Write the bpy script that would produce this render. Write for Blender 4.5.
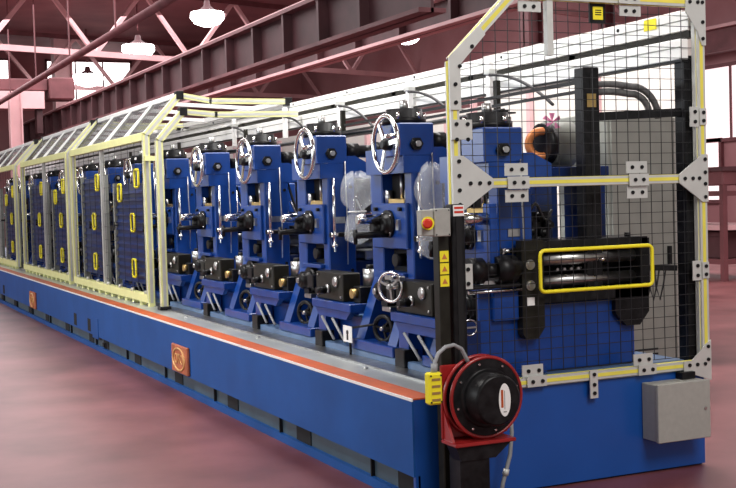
import bpy, bmesh, math, random
from mathutils import Vector, Matrix
random.seed(7)
S = bpy.context.scene
COL = S.collection
for o in list(bpy.data.objects): bpy.data.objects.remove(o)
PI = math.pi

# ------------------------------------------------------------------ camera
cd = bpy.data.cameras.new('camera'); cam = bpy.data.objects.new('camera', cd); COL.objects.link(cam)
R_ = Vector((0.41653494, 0.90867369, -0.02847414)); U_ = Vector((-0.02387454, 0.04224308, 0.99882207)); F_ = Vector((-0.90880617, 0.41536448, -0.03928988))
m = Matrix.Identity(4)
for i in range(3):
    m[i][0] = R_[i]; m[i][1] = U_[i]; m[i][2] = -F_[i]
m[0][3], m[1][3], m[2][3] = 5.88594, -2.91432, 1.7184
cam.matrix_world = m
cd.sensor_width = 36; cd.lens = 36*1198.45/736; cd.clip_end = 300
S.camera = cam
# ------------------------------------------------------------------ world, exposure, large lights
S.view_settings.view_transform = 'Standard'; S.view_settings.look = 'None'
S.view_settings.gamma = 1; S.view_settings.use_curve_mapping = False
S.view_settings.exposure = 0.2
w = bpy.data.worlds.new('hall_daylight'); S.world = w; w.use_nodes = True
bg = w.node_tree.nodes['Background']; bg.inputs[0].default_value = (1.0, 0.96, 0.95, 1); bg.inputs[1].default_value = 0.4

def area_light(name, loc, target, sx, sy, power, color=(1, .97, .94)):
    l = bpy.data.lights.new(name, 'AREA'); l.shape = 'RECTANGLE'; l.size = sx; l.size_y = sy; l.energy = power; l.color = color
    o = bpy.data.objects.new(name, l); COL.objects.link(o); o.location = loc
    o.rotation_euler = (Vector(target)-Vector(loc)).to_track_quat('-Z', 'Y').to_euler()
    return o
area_light('added_fill_end', (5.5, 1.0, 6.0), (0, 1.0, 1.0), 3.0, 3.0, 290)  # added fill light for the end face, no lamp of the hall
area_light('added_fill_front', (-2, -8, 3.2), (-4.5, 0.4, 1.0), 8, 2.0, 210, (.90, .96, 1))  # added low fill for the base side, not a hall lamp
area_light('added_fill_front', (-14, -8, 3.2), (-14, 0.4, 1.0), 10, 2.0, 300, (.90, .96, 1))  # same added front fill, further along the line
area_light('hall_light_overhead', (-6, 3.0, 7.5), (-6, 2.0, 0), 10, 2.5, 520)
l_ = area_light('added_fill_beam', (-5, -4, 8.5), (-5, 2, 2.4), 9, 1.2, 230); l_.data.spread = 1.2  # added narrow fill that whitens the overhead beams
area_light('added_fill_floor', (-18, -5.5, 8.5), (-18, -4, 0), 16, 4, 120)  # added fill that lifts the floor on the left
area_light('hall_light_back', (-34, 6, 8.8), (-34, 7, 0), 30, 14, 5000, (1, .92, .93))
area_light('added_fill_partition', (-3.5, 2.6, 7.0), (-5.2, 4.6, 2.2), 4, .8, 260)  # added fill that brightens the cream partition
area_light('hall_light_side', (-8, 16, 8.8), (-8, 16, 0), 14, 8, 1500, (1, .93, .93))

# ------------------------------------------------------------------ materials
def mat(name, color, rough=.5, metal=0, noise=0, nscale=8, bump=0, bscale=60, coat=0, alpha=1, trans=0, emit=None, estr=0, spec=None, color2=None):
    M = bpy.data.materials.new(name); M.use_nodes = True
    nt = M.node_tree; b = nt.nodes['Principled BSDF']
    b.inputs['Base Color'].default_value = (*color, 1); b.inputs['Roughness'].default_value = rough; b.inputs['Metallic'].default_value = metal
    if coat: b.inputs['Coat Weight'].default_value = coat; b.inputs['Coat Roughness'].default_value = .15
    if spec is not None: b.inputs['Specular IOR Level'].default_value = spec
    if alpha < 1: b.inputs['Alpha'].default_value = alpha
    if trans: b.inputs['Transmission Weight'].default_value = trans
    if emit: b.inputs['Emission Color'].default_value = (*emit, 1); b.inputs['Emission Strength'].default_value = estr
    tc = nt.nodes.new('ShaderNodeTexCoord')
    if noise or color2:
        n = nt.nodes.new('ShaderNodeTexNoise'); n.inputs['Scale'].default_value = nscale; n.inputs['Detail'].default_value = 5
        nt.links.new(tc.outputs['Object'], n.inputs['Vector'])
        mx = nt.nodes.new('ShaderNodeMix'); mx.data_type = 'RGBA'
        c2 = color2 if color2 else tuple(min(1, c*(1+noise)+noise*.02) for c in color)
        c1 = color if color2 else tuple(c*(1-noise) for c in color)
        mx.inputs[6].default_value = (*c1, 1); mx.inputs[7].default_value = (*c2, 1)
        mr = nt.nodes.new('ShaderNodeMapRange'); mr.inputs[1].default_value = .3; mr.inputs[2].default_value = .7
        nt.links.new(n.outputs['Fac'], mr.inputs[0]); nt.links.new(mr.outputs[0], mx.inputs[0])
        nt.links.new(mx.outputs[2], b.inputs['Base Color'])
    if bump:
        n2 = nt.nodes.new('ShaderNodeTexNoise'); n2.inputs['Scale'].default_value = bscale
        nt.links.new(tc.outputs['Object'], n2.inputs['Vector'])
        bp = nt.nodes.new('ShaderNodeBump'); bp.inputs['Strength'].default_value = bump; bp.inputs['Distance'].default_value = .01
        nt.links.new(n2.outputs['Fac'], bp.inputs['Height']); nt.links.new(bp.outputs[0], b.inputs['Normal'])
    return M
BLUE = mat('blue_enamel', (.003, .043, .235), .33, spec=.35, noise=.14, nscale=5, coat=.3)
BLUESIDE = mat('blue_base_paint', (.008, .080, .30), .5, noise=.12, nscale=2.5, spec=.25)
BLUEEND = mat('blue_end_paint', (.003, .070, .33), .42, noise=.08, nscale=2.5, coat=.15)
DBLUE = mat('dark_blue_enamel', (.005, .02, .10), .35, spec=.3, noise=.2, nscale=6)
BLACK = mat('black_steel', (.005, .005, .006), .36, spec=.22, noise=.4, nscale=20)
OLIVE = mat('black_anodised', (.012, .011, .007), .45, spec=.22, noise=.3, nscale=12)
CHROME = mat('chrome', (.78, .78, .76), .16, 1)
STEEL = mat('machined_steel', (.5, .5, .49), .32, 1, noise=.2, nscale=14)
DECK = mat('grey_deck_steel', (.38, .41, .41), .30, .35, nscale=2.2, color2=(.58, .60, .58), bump=.05, bscale=25)
BED = mat('bed_reflection_blue', (.10, .17, .30), .35, noise=.2, nscale=4)  # lighter blue has the bed's reflected light put into the colour
ALU = mat('aluminium_profile', (.60, .61, .58), .38, .25, noise=.06, nscale=10)
WHITEB = mat('white_beam', (.93, .93, .91), .4, .1, noise=.05, nscale=5)
YEL = mat('yellow_strip', (.80, .72, .10), .5, noise=.05)
PYEL = mat('pale_yellow_profile', (.80, .80, .36), .42, noise=.06)
BYEL = mat('bright_yellow', (.90, .78, .02), .45, noise=.05)
ORANGE = mat('orange_stripe', (.50, .085, .012), .5, noise=.12, nscale=6)
RED = mat('reel_red', (.30, .012, .012), .3, noise=.15, coat=.4)
EMRED = mat('button_red', (.62, .03, .01), .35)
GREY = mat('enclosure_grey', (.36, .36, .33), .5, noise=.05, nscale=30, bump=.08, bscale=160)
CABG = mat('cabinet_grey', (.26, .27, .24), .5, noise=.06)
GOLD = mat('brass', (.55, .38, .14), .35, .8, noise=.2)
COPPER = mat('copper_orange', (.58, .20, .06), .4, .3, noise=.25, nscale=20)
WHITE = mat('white_label', (.85, .85, .83), .5)
PINK = mat('pink_ribbon', (.85, .28, .50), .6)
RUB = mat('cable_rubber', (.02, .02, .022), .5)
HOSE = mat('hose_grey', (.12, .12, .12), .4, noise=.3, nscale=30)
CONDUIT = mat('conduit_grey', (.30, .31, .32), .4)
HOLE = mat('opening_black', (.003, .003, .004), .8)
BADGE = mat('badge_orange', (.50, .14, .06), .4, noise=.2, nscale=10)
BADGER = mat('badge_relief', (.72, .42, .16), .4)
PLAST = mat('clear_plastic_film', (.85, .9, .93), .12, alpha=.21, bump=1, bscale=22)
PANE = mat('roof_pane_plastic', (.04, .045, .045), .5, alpha=.5, spec=.1)
WIRE = mat('wire_mesh_black', (.012, .012, .014), .4)
MAR = mat('maroon_steel', (.13, .037, .043), .6, noise=.3, nscale=1.5)
MARD = mat('dark_maroon_steel', (.055, .014, .018), .6, noise=.3, nscale=1.5)
ROSE = mat('rose_steel', (.62, .38, .39), .55, noise=.12, nscale=1)
MARW = mat('rose_wall', (.30, .12, .13), .8, color2=(.46, .25, .26), nscale=.25)
CEIL = mat('maroon_ceiling', (.16, .05, .058), .8, color2=(.26, .10, .11), nscale=.4)
PWALL = mat('cream_partition', (.66, .62, .58), .6, noise=.05, nscale=1.5)
FLOOR = mat('maroon_concrete', (.10, .024, .026), .42, spec=.38, color2=(.24, .08, .083), nscale=1.1, bump=.04, bscale=3)
LAMP = mat('lamp_glow', (1, .95, .95), .5, emit=(1, .93, .93), estr=14)
WGLOW = mat('window_glow', (1, .95, .95), .5, emit=(1, .90, .90), estr=2.6)
WGLOWS = mat('window_glow_soft', (1, .9, .9), .5, emit=(1, .78, .79), estr=.85)

# ------------------------------------------------------------------ mesh builder
class MB:
    def __init__(s): s.v = []; s.f = []; s.sm = []
    def add(s, vs, fs, smooth=False):
        n = len(s.v); s.v += [tuple(v) for v in vs]
        for f in fs: s.f.append([i+n for i in f]); s.sm.append(smooth)
        return s
    def box(s, x0, x1, y0, y1, z0, z1, c=0):
        if c <= 0:
            vs = [(x, y, z) for x in (x0, x1) for y in (y0, y1) for z in (z0, z1)]
            return s.add(vs, [(0, 1, 3, 2), (4, 6, 7, 5), (0, 4, 5, 1), (2, 3, 7, 6), (0, 2, 6, 4), (1, 5, 7, 3)])
        bm = bmesh.new(); bmesh.ops.create_cube(bm, size=1)
        for v in bm.verts: v.co = Vector(((x0+x1)/2+v.co.x*(x1-x0), (y0+y1)/2+v.co.y*(y1-y0), (z0+z1)/2+v.co.z*(z1-z0)))
        bmesh.ops.bevel(bm, geom=bm.edges[:], offset=c, segments=1, affect='EDGES')
        return s.frombm(bm)
    def frombm(s, bm, smooth=False):
        bm.verts.index_update()
        s.add([v.co[:] for v in bm.verts], [[v.index for v in f.verts] for f in bm.faces], smooth); bm.free(); return s
    def bar(s, p0, p1, wu, wv, up=(0, 0, 1)):
        p0, p1 = Vector(p0), Vector(p1); d = (p1-p0).normalized(); up = Vector(up)
        if abs(d.dot(up)) > .98: up = Vector((1, 0, 0))
        a = d.cross(up).normalized(); b = a.cross(d).normalized()
        vs = []
        for p in (p0, p1):
            for i, j in ((-1, -1), (1, -1), (1, 1), (-1, 1)): vs.append(p+a*i*wu/2+b*j*wv/2)
        return s.add(vs, [(3, 2, 1, 0), (4, 5, 6, 7), (0, 1, 5, 4), (1, 2, 6, 5), (2, 3, 7, 6), (3, 0, 4, 7)])
    def cyl(s, p0, p1, r0, r1=None, n=20):
        return s.lathe(p0, p1, [(0, 0), (0, r0), (1, r1 if r1 is not None else r0), (1, 0)], n)
    def lathe(s, p0, p1, prof, n=24):      # prof: (t along p0-p1, radius)
        p0, p1 = Vector(p0), Vector(p1); d = p1-p0; dn = d.normalized()
        up = Vector((0, 0, 1)) if abs(dn.z) < .9 else Vector((1, 0, 0))
        a = dn.cross(up).normalized(); b = dn.cross(a)
        vs = []
        for t, r in prof:
            for k in range(n):
                an = 2*PI*k/n; vs.append(p0+d*t+(a*math.cos(an)+b*math.sin(an))*max(r, 1e-4))
        base = len(s.v); s.v += [tuple(v) for v in vs]
        for i in range(len(prof)-1):
            flat = abs(prof[i][0]-prof[i+1][0])*d.length < 1e-5
            for k in range(n):
                k2 = (k+1) % n
                s.f.append([base+i*n+k, base+i*n+k2, base+(i+1)*n+k2, base+(i+1)*n+k]); s.sm.append(not flat)
        return s
    def tube(s, pts, r, n=8, closed=False):
        pts = [Vector(p) for p in pts]; N = len(pts); vs = []; prev = None
        for i, p in enumerate(pts):
            if closed: t = pts[(i+1) % N]-pts[i-1]
            else: t = pts[min(i+1, N-1)]-pts[max(i-1, 0)]
            t.normalize()
            if prev is None:
                up = Vector((0, 0, 1)) if abs(t.z) < .9 else Vector((1, 0, 0)); a = t.cross(up).normalized()
            else: a = (prev-t*prev.dot(t)).normalized()
            prev = a; b = t.cross(a)
            for k in range(n):
                an = 2*PI*k/n; vs.append(p+(a*math.cos(an)+b*math.sin(an))*r)
        fs = []
        for i in range(N if closed else N-1):
            j = (i+1) % N
            for k in range(n): fs.append((i*n+k, i*n+(k+1) % n, j*n+(k+1) % n, j*n+k))
        if not closed: fs += [tuple(range(n))[::-1], tuple((N-1)*n+k for k in range(n))]
        return s.add(vs, fs, True)
    def ring(s, c, ax, R, r, n=32, m=8):
        ax = Vector(ax).normalized(); up = Vector((0, 0, 1)) if abs(ax.z) < .9 else Vector((1, 0, 0))
        a = ax.cross(up).normalized(); b = ax.cross(a); c = Vector(c)
        return s.tube([c+(a*math.cos(2*PI*k/n)+b*math.sin(2*PI*k/n))*R for k in range(n)], r, m, True)
    def prism(s, poly, ax, a0, a1):        # poly in the two other axes
        n = len(poly); vs = []
        for a in (a0, a1):
            for u, v in poly: vs.append((a, u, v) if ax == 'x' else (u, a, v) if ax == 'y' else (u, v, a))
        return s.add(vs, [tuple(range(n))[::-1], tuple(range(n, 2*n))]+[(i, (i+1) % n, n+(i+1) % n, n+i) for i in range(n)])
    def build(s, name, material, parent=None, off=None):
        me = bpy.data.meshes.new(name)
        o3 = Vector((0, 0, 0))
        if parent is not None: o3 = parent_world(parent)
        elif off is not None: o3 = Vector(off)
        me.from_pydata([tuple(Vector(v)-o3) for v in s.v], [], s.f); me.update()
        me.polygons.foreach_set('use_smooth', s.sm)
        bm = bmesh.new(); bm.from_mesh(me); bmesh.ops.recalc_face_normals(bm, faces=bm.faces); bm.to_mesh(me); bm.free()
        me.materials.append(material)
        o = bpy.data.objects.new(name, me); COL.objects.link(o)
        if parent is not None: o.parent = parent
        elif off is not None: o.location = off
        return o
def parent_world(o):
    v = Vector(o.location)
    while o.parent is not None: o = o.parent; v += Vector(o.location)
    return v
def thing(name, label, cat, loc=(0, 0, 0), group=None):
    o = bpy.data.objects.new(name, None); COL.objects.link(o); o.location = loc; o.empty_display_size = .2
    o['label'] = label; o['category'] = cat
    if group: o['group'] = group
    return o
def tag(o, label, cat, group=None):
    o['label'] = label; o['category'] = cat
    if group: o['group'] = group
    return o
def struct(o): o['kind'] = 'structure'; return o
KIDS = {}
def kids(o): return [c for c in bpy.data.objects if c.parent == o]
def dup(root, loc, label, group=None, skip=(), sc=None):
    allk = {}
    for c in bpy.data.objects:
        if c.parent is not None: allk.setdefault(c.parent.name, []).append(c)
    def rec(o, par):
        c = o.copy(); COL.objects.link(c)
        if par is not None: c.parent = par
        for k in allk.get(o.name, []):
            if k.name.split('.')[0] in skip: continue
            rec(k, c)
        return c
    r = rec(root, None); r.location = loc; r['label'] = label
    if group: r['group'] = group
    if sc: r.scale = sc
    return r
def text_part(txt, name, size, material, parent, world, rx=(PI/2, 0, 0), depth=.002):
    cu = bpy.data.curves.new(name, 'FONT'); cu.body = txt; cu.size = size; cu.extrude = depth; cu.align_x = 'CENTER'; cu.align_y = 'CENTER'
    t = bpy.data.objects.new(name+'_tmp', cu); COL.objects.link(t)
    me = bpy.data.meshes.new_from_object(t.evaluated_get(bpy.context.evaluated_depsgraph_get()))
    bpy.data.objects.remove(t)
    me.materials.clear(); me.materials.append(material)
    o = bpy.data.objects.new(name, me); COL.objects.link(o); o.parent = parent
    o.location = Vector(world)-parent_world(parent); o.rotation_euler = rx
    return o

# ------------------------------------------------------------------ the hall
struct(MB().box(-64, 12, -16, 26, -.1, 0).build('floor', FLOOR))
struct(MB().box(-64, 12, -16, 26, 10.2, 10.4).build('ceiling', CEIL))
struct(MB().box(-62.3, -62, -16, 26, 0, 10.2).build('wall_far', MARW))
t = thing('wall_girder', 'maroon girder along the far wall at the upper right edge', 'girder', (-27, 23.4, 6.5))
MB().box(-34, -16, 23.2, 23.6, 6.75, 6.85).build('top_flange', ROSE, t)
MB().box(-34, -16, 23.38, 23.42, 6.0, 6.85).build('web', MAR, t)
MB().box(-34, -16, 23.2, 23.6, 6.0, 6.1).build('bottom_flange', MAR, t)
struct(MB().box(-64, 12, 24, 24.3, 0, 10.2).build('wall_right', MARW))
def wall_window(n, x, y, z, wx, wy, wz, nm, mull):
    fr = MB(); g = MB()
    t = .12
    if wx == 0:
        g.box(x, x+.05, y, y+wy, z, z+wz)
        for yy in (y-t, y+wy): fr.box(x-.02, x+.12, yy, yy+t, z-t, z+wz+t)
        for zz in (z-t, z+wz): fr.box(x-.02, x+.12, y-t, y+wy+t, zz, zz+t)
        for k in range(1, mull): fr.box(x, x+.1, y+wy*k/mull-.04, y+wy*k/mull+.04, z, z+wz)
    else:
        g.box(x, x+wx, y-.05, y, z, z+wz)
        for xx in (x-t, x+wx): fr.box(xx, xx+t, y-.12, y+.02, z-t, z+wz+t)
        for zz in (z-t, z+wz): fr.box(x-t, x+wx+t, y-.12, y+.02, zz, zz+t)
        for k in range(1, mull): fr.box(x+wx*k/mull-.04, x+wx*k/mull+.04, y-.1, y, z, z+wz)
    f = struct(fr.build(nm, MAR)); g.build('pane', WGLOW if n < 3 else WGLOWS, f)
wall_window(1, -62, 8.9, 7.6, 0, 4.6, 2.1, 'window_1', 3)
wall_window(2, -62, 4.2, 7.9, 0, 2.6, 1.8, 'window_2', 2)
wall_window(3, -26.6, 24, 1.3, 1.6, 0, 1.9, 'window_3', 2)
wall_window(4, -25.9, 24, 3.3, 4.4, 0, 2.3, 'window_4', 3)

# cream partition behind the machine
struct(MB().box(-7.0, -3.25, 4.6, 4.75, 0, 3.4).build('wall_partition', PWALL))
o = struct(MB().box(-26, -7.0, 4.9, 5.05, 0, 2.85).build('wall_partition_low', PWALL))
tr = MB()
for x in (-3.25, -4.6, -5.9, -7.2): tr.box(x-.04, x+.04, 4.54, 4.6, 0, 3.3)
struct(tr.build('trim_1', ROSE))
tr = MB()
for k in range(14): tr.box(-8.5-k*1.3, -8.42-k*1.3, 4.84, 4.9, 0, 2.8)
struct(tr.build('trim_2', ROSE))

def girder(name, label, x0, x1, y, zb, zt, wf, mt, mf, pitch):
    t = thing(name, label, 'girder', ((x0+x1)/2, y, zb))
    MB().box(x0, x1, y-wf/2, y+wf/2, zt-.08, zt).build('top_flange', mf, t)
    MB().box(x0, x1, y-wf/2, y+wf/2, zb, zb+.08).build('bottom_flange', mf, t)
    MB().box(x0, x1, y-.03, y+.03, zb, zt).build('web', MARD, t)
    n = int((x1-x0)/pitch)
    st = MB()
    for k in range(n): st.box(x0+k*pitch, x0+k*pitch+.12, y-wf/2+.03, y+wf/2-.03, zb+.08, zt-.08)
    s = st.build('stiffener', MARD, t); s['kind'] = 'stuff'
    rl = MB().box(x0, x1, y-.06, y+.06, zt, zt+.12); rl.build('rail', ROSE, t)
    return t
girder('crane_girder', 'dark maroon crane runway girder running diagonally overhead, nearer of the two', -61.9, -13, 7.1, 4.95, 6.0, .55, MAR, MAR, 2.1)
girder('crane_girder', 'second crane runway girder further back with pale lower flange', -61.9, -13, 10.2, 5.5, 6.2, .5, MAR, ROSE, 2.6)
t = thing('overhead_pipe', 'slim rose pipe crossing under the roof in front of the truss', 'pipe', (-35, 3.9, 6))
MB().cyl((-61.9, 4.0, 6), (-12, 4.0, 6), .10, n=12).build('tube', MAR, t)
st = MB()
for x in range(-60, -13, 6): st.bar((x, 4.0, 6.1), (x, 4.0, 10.2), .04, .04)
st.build('hanger', MAR, t)

def truss(label, a, b, zb, zt, n):
    a, b = Vector(a), Vector(b)
    t = thing('roof_truss', label, 'truss', ((a.x+b.x)/2, (a.y+b.y)/2, zb), 'steel roof trusses')
    A = lambda s, z: (a.x+(b.x-a.x)*s, a.y+(b.y-a.y)*s, z)
    MB().bar(A(0, zb), A(1, zb), .16, .22).build('bottom_chord', ROSE, t)
    MB().bar(A(0, zt), A(1, zt), .16, .22).build('top_chord', MAR, t)
    for k in range(n):
        z0, z1 = (zb, zt) if k % 2 == 0 else (zt, zb)
        MB().bar(A(k/n, z0), A((k+1)/n, z1), .12, .16).build('web_bar', ROSE, t)
truss('rose roof truss behind the two big lamps at upper left', (-37.5, -1.5), (-46.5, 24), 7.5, 10.1, 12)
truss('rose roof truss seen between the lamps, farther back', (-52, -1.5), (-59, 24), 7.6, 10.1, 12)
truss('rose roof truss nearest the safety cage, above the far crane girder', (-24, 4), (-30, 24), 7.9, 10.1, 8)
t = thing('crane_bridge', 'maroon crane bridge end carriage at far left under the roof', 'crane', (-48, 4.5, 5.6))
MB().box(-48.4, -47.6, -3, 6.4, 6.75, 7.25, .03).build('bridge_beam', MAR, t)
MB().box(-48.6, -47.4, -3, 6.2, 5.95, 6.7).build('walkway_side', ROSE, t)
MB().box(-48.7, -47.3, 6.42, 7.5, 6.35, 7.3, .05).build('end_carriage', MAR, t)
MB().box(-48.3, -47.7, 5.9, 6.15, 4.9, 5.95).build('hoist', MARD, t)
def column(x, y, wd, label, z1=10.2):
    t = thing('steel_column', label, 'column', (x, y, 0))
    mb = MB().box(x-wd/2, x+wd/2, y-wd/2, y-wd/2+.05, 0, z1).box(x-wd/2, x+wd/2, y+wd/2-.05, y+wd/2, 0, z1).box(x-.03, x+.03, y-wd/2, y+wd/2, 0, z1)
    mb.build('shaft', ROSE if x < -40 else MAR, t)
    MB().box(x-wd*.8, x+wd*.8, y-wd*.8, y+wd*.8, 0, .06).build('base_plate', MARD, t)
column(-45, 4.6, .5, 'rose column at far left beyond the tunnel guard', 6.4)
column(-56, 8.6, .9, 'broad pale column behind the upper left lamp')
column(-19.5, 13.3, .45, 'maroon column at the right edge of the picture')
column(-27, 21.0, .4, 'far maroon column right of the safety cage')
# dark racking seen below the crane girder and at right
def rack(x0, x1, y0, y1, h, label, n=3):
    t = thing('storage_rack', label, 'rack', ((x0+x1)/2, (y0+y1)/2, 0))
    for x in (x0, x1):
        for y in (y0, y1): MB().box(x-.05, x+.05, y-.05, y+.05, 0, h).build('upright', MAR, t)
    for k in range(n):
        z = .3+(h-.5)*k/(n-1)
        MB().box(x0, x1, y0, y1, z, z+.09).build('shelf', ROSE if k == 1 else MAR, t)
    return t
def crate(x, y, z, a, b, c, m_, label):
    t = thing('storage_crate', label, 'crate', (x, y, z), 'crates on the hall racks')
    MB().box(x-a/2, x+a/2, y-b/2, y+b/2, z, z+c, .02).build('body', m_, t)
    MB().box(x-a/2-.03, x+a/2+.03, y-b/2-.03, y+b/2+.03, z+c-.08, z+c).build('rim', MARD, t)
rack(-50, -47, 7.5, 12.0, 4.6, 'tall dark maroon rack at far left under the crane girder', 4)
for i, (y, z, h) in enumerate(((8.3, .39, 1.2), (10.0, .39, 1.0), (11.3, .39, .9), (8.6, 1.80, 1.1), (10.6, 1.80, 1.2), (9.2, 3.1, 1.1), (11.0, 3.1, .8))):
    crate(-48.5, y, z, 2.2, 1.2, h, MARD, ['broad dark crate low on the far rack', 'dark crate mid way along the far rack floor', 'small dark crate at the end of the far rack floor', 'dark crate on the second shelf of the far rack', 'tall dark crate on the second shelf, right side', 'dark crate on the third shelf of the far rack', 'low dark crate on the third shelf, right side'][i])
rack(-13.2, -11.2, 12.0, 13.2, 1.75, 'maroon bench rack right of the safety cage', 3)
crate(-12.2, 12.6, .39, 1.6, .9, .5, MARD, 'dark maroon crate under the bench rack at right')
crate(-11.9, 12.6, 1.74, .7, .6, .35, MAR, 'small maroon crate on top of the bench rack at right')
# high-bay lamps
def lamp(x, y, z, r, label):
    t = thing('high_bay_lamp', label, 'lamp', (x, y, z), 'glowing high bay lamps')
    MB().lathe((x, y, z+.05), (x, y, z+.5), [(0, r), (.2, r*.55), (.6, r*.2), (1, r*.15), (1, 0)], 24).build('shade', MARD, t)
    MB().lathe((x, y, z-r*.65), (x, y, z+.1), [(0, 0), (.03, r*.35), (.25, r*.78), (.6, r), (1, r*.96)], 24).build('diffuser', LAMP, t)
    MB().cyl((x, y, z+.7), (x, y, 10.25), .03, n=8).build('drop_rod', MAR, t)
lamp(-42.2, 9.1, 8.0, .66, 'brightest round lamp at upper left')
lamp(-33.7, 9.4, 8.05, .58, 'flat oval lamp nearest the top edge')
lamp(-36.5, 18.4, 8.0, .52, 'round lamp left of the safety cage')
lamp(-45.6, 17.95, 8.0, .42, 'small lamp above the long white beam')
lamp(-52.7, 9.2, 7.9, .72, 'far lamp glowing low at upper left')

# ------------------------------------------------------------------ machine base
CHAN = mat('channel_grey_green', (.05, .085, .11), .5, noise=.2, nscale=3)
W = 2.02; L0 = -27.0; HB = .6
base = thing('machine_base', 'long blue fabricated steel base with an orange edge stripe under the mill stands', 'machine base', (-10, 1, 0))
MB().box(L0, .028, 0, .012, .168, HB-.004).build('side_panel', BLUESIDE, base)
MB().box(L0, .02, .035, .045, .05, .17).build('channel_web', CHAN, base)
MB().box(L0, .02, .0, .06, 0, .055).build('lower_flange', BLUESIDE, base)
for x in [1.0-1.56*k for k in range(1, 17)]:
    MB().box(x-.013, x, .012, .036, .05, .168).build('web_joint', HOLE, base)
MB().box(.0, .03, .012, W, .012, HB-.004).build('end_panel', BLUEEND, base)
MB().box(L0, 0, W-.03, W, .0, HB-.004).build('rear_panel', BLUESIDE, base)
MB().box(L0, .0, .06, W-.03, .0, .012).build('bottom_plate', DBLUE, base)
xs = [.03, -3.2, -6.4, -9.6, -12.8, -16, -19.5, -23, L0]
for a, b in zip(xs[:-1], xs[1:]):
    MB().box(b+.004, a-.004, .14, W-.002, HB-.014, HB).build('deck_plate', DECK, base)
MB().box(L0, .032, .005, .14, HB-.004, HB+.004).build('edge_stripe', ORANGE, base)
MB().box(.02, .034, .14, .26, HB-.012, HB+.002).build('end_stripe', ORANGE, base)
MB().box(L0, .033, -.004, .005, HB-.012, HB+.003).build('edge_trim', WHITEB, base)
MB().box(L0, -.06, .48, .53, HB, HB+.055, .006).build('bed_rail', BED, base)
MB().box(L0, -.06, .53, 1.95, HB, HB+.05).build('bed_plate', BED, base)
MB().box(L0, -.10, .33, .475, HB, HB+.012).build('deck_strip', STEEL, base)
fx = [-.10, -1.70, -3.24, -4.82, -6.38, -7.88, -8.70, -10.25, -11.8, -13.35, -14.9, -16.45, -18.0]
for x in fx: MB().box(x-.13, x+.13, .028, .040, .052, .172).build('fork_pocket', HOLE, base)
for x, z, wd, h in ((-9.52, .27, .17, .15), (-8.66, .27, .17, .15), (-16.0, .27, .2, .15), (-7.9, .10, .08, .05)):
    MB().box(x-wd/2, x+wd/2, -.002, .01, z-h/2, z+h/2).build('access_opening', HOLE, base)
p = MB().box(-8.46, -8.14, -.006, 0, .14, .38).build('cover_plate', BLUESIDE, base)
for x, zc, lab in ((-4.58, .308, 1), (-12.74, .30, 1)):
    b = MB().box(x-.25, x+.25, -.03, 0, zc-.125, zc+.125, .008).build('badge', BADGE, base); b['label'] = 'orange cast badge with a round ring emblem'
    r = MB(); n = 40
    pts = [(x+.19*math.cos(2*PI*k/n), -.032, zc+.098*math.sin(2*PI*k/n)) for k in range(n)]
    r.tube(pts, .010, 6, True); r.build('badge_ring', BADGER, b)
    text_part('OTO', 'badge_letters', .125, BADGER, b, (x, -.033, zc), (PI/2, 0, 0), .003)
for k in range(8):
    MB().cyl((-1.2-k*2.1, .28, HB), (-1.2-k*2.1, .28, HB+.012), .02, n=10).build('deck_bolt', STEEL, base)

# ------------------------------------------------------------------ roll stands
Zb = HB+.055
def handwheel(parent, c, ax, R, rim, name='handwheel', spokes=3, m_=CHROME, hub=BLACK, rot=.5, handle=True):
    ax = Vector(ax).normalized(); up = Vector((0, 0, 1)); a = ax.cross(up).normalized(); c = Vector(c)
    w_ = MB().ring(c, ax, R, rim, 36, 8).build(name, m_, parent)
    for k in range(spokes):
        an = rot+2*PI*k/spokes; d = a*math.cos(an)+up*math.sin(an)
        MB().bar(c+d*R*.1, c+d*R*.98, .030*R/.19, .014, up=ax).build('spoke', m_, w_)
    MB().lathe(c-ax*.035, c+ax*.03, [(0, 0), (0, R*.22), (.7, R*.22), (1, R*.14), (1, 0)], 18).build('wheel_hub', hub, w_)
    if handle:
        d = a*math.cos(rot+PI*.62)+up*math.sin(rot+PI*.62)
        MB().lathe(c+d*R, c+d*R+ax*.09, [(0, 0), (0, .009), (.3, .017), (1, .012), (1, 0)], 12).build('grip', CHROME, w_)
    return w_
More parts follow.
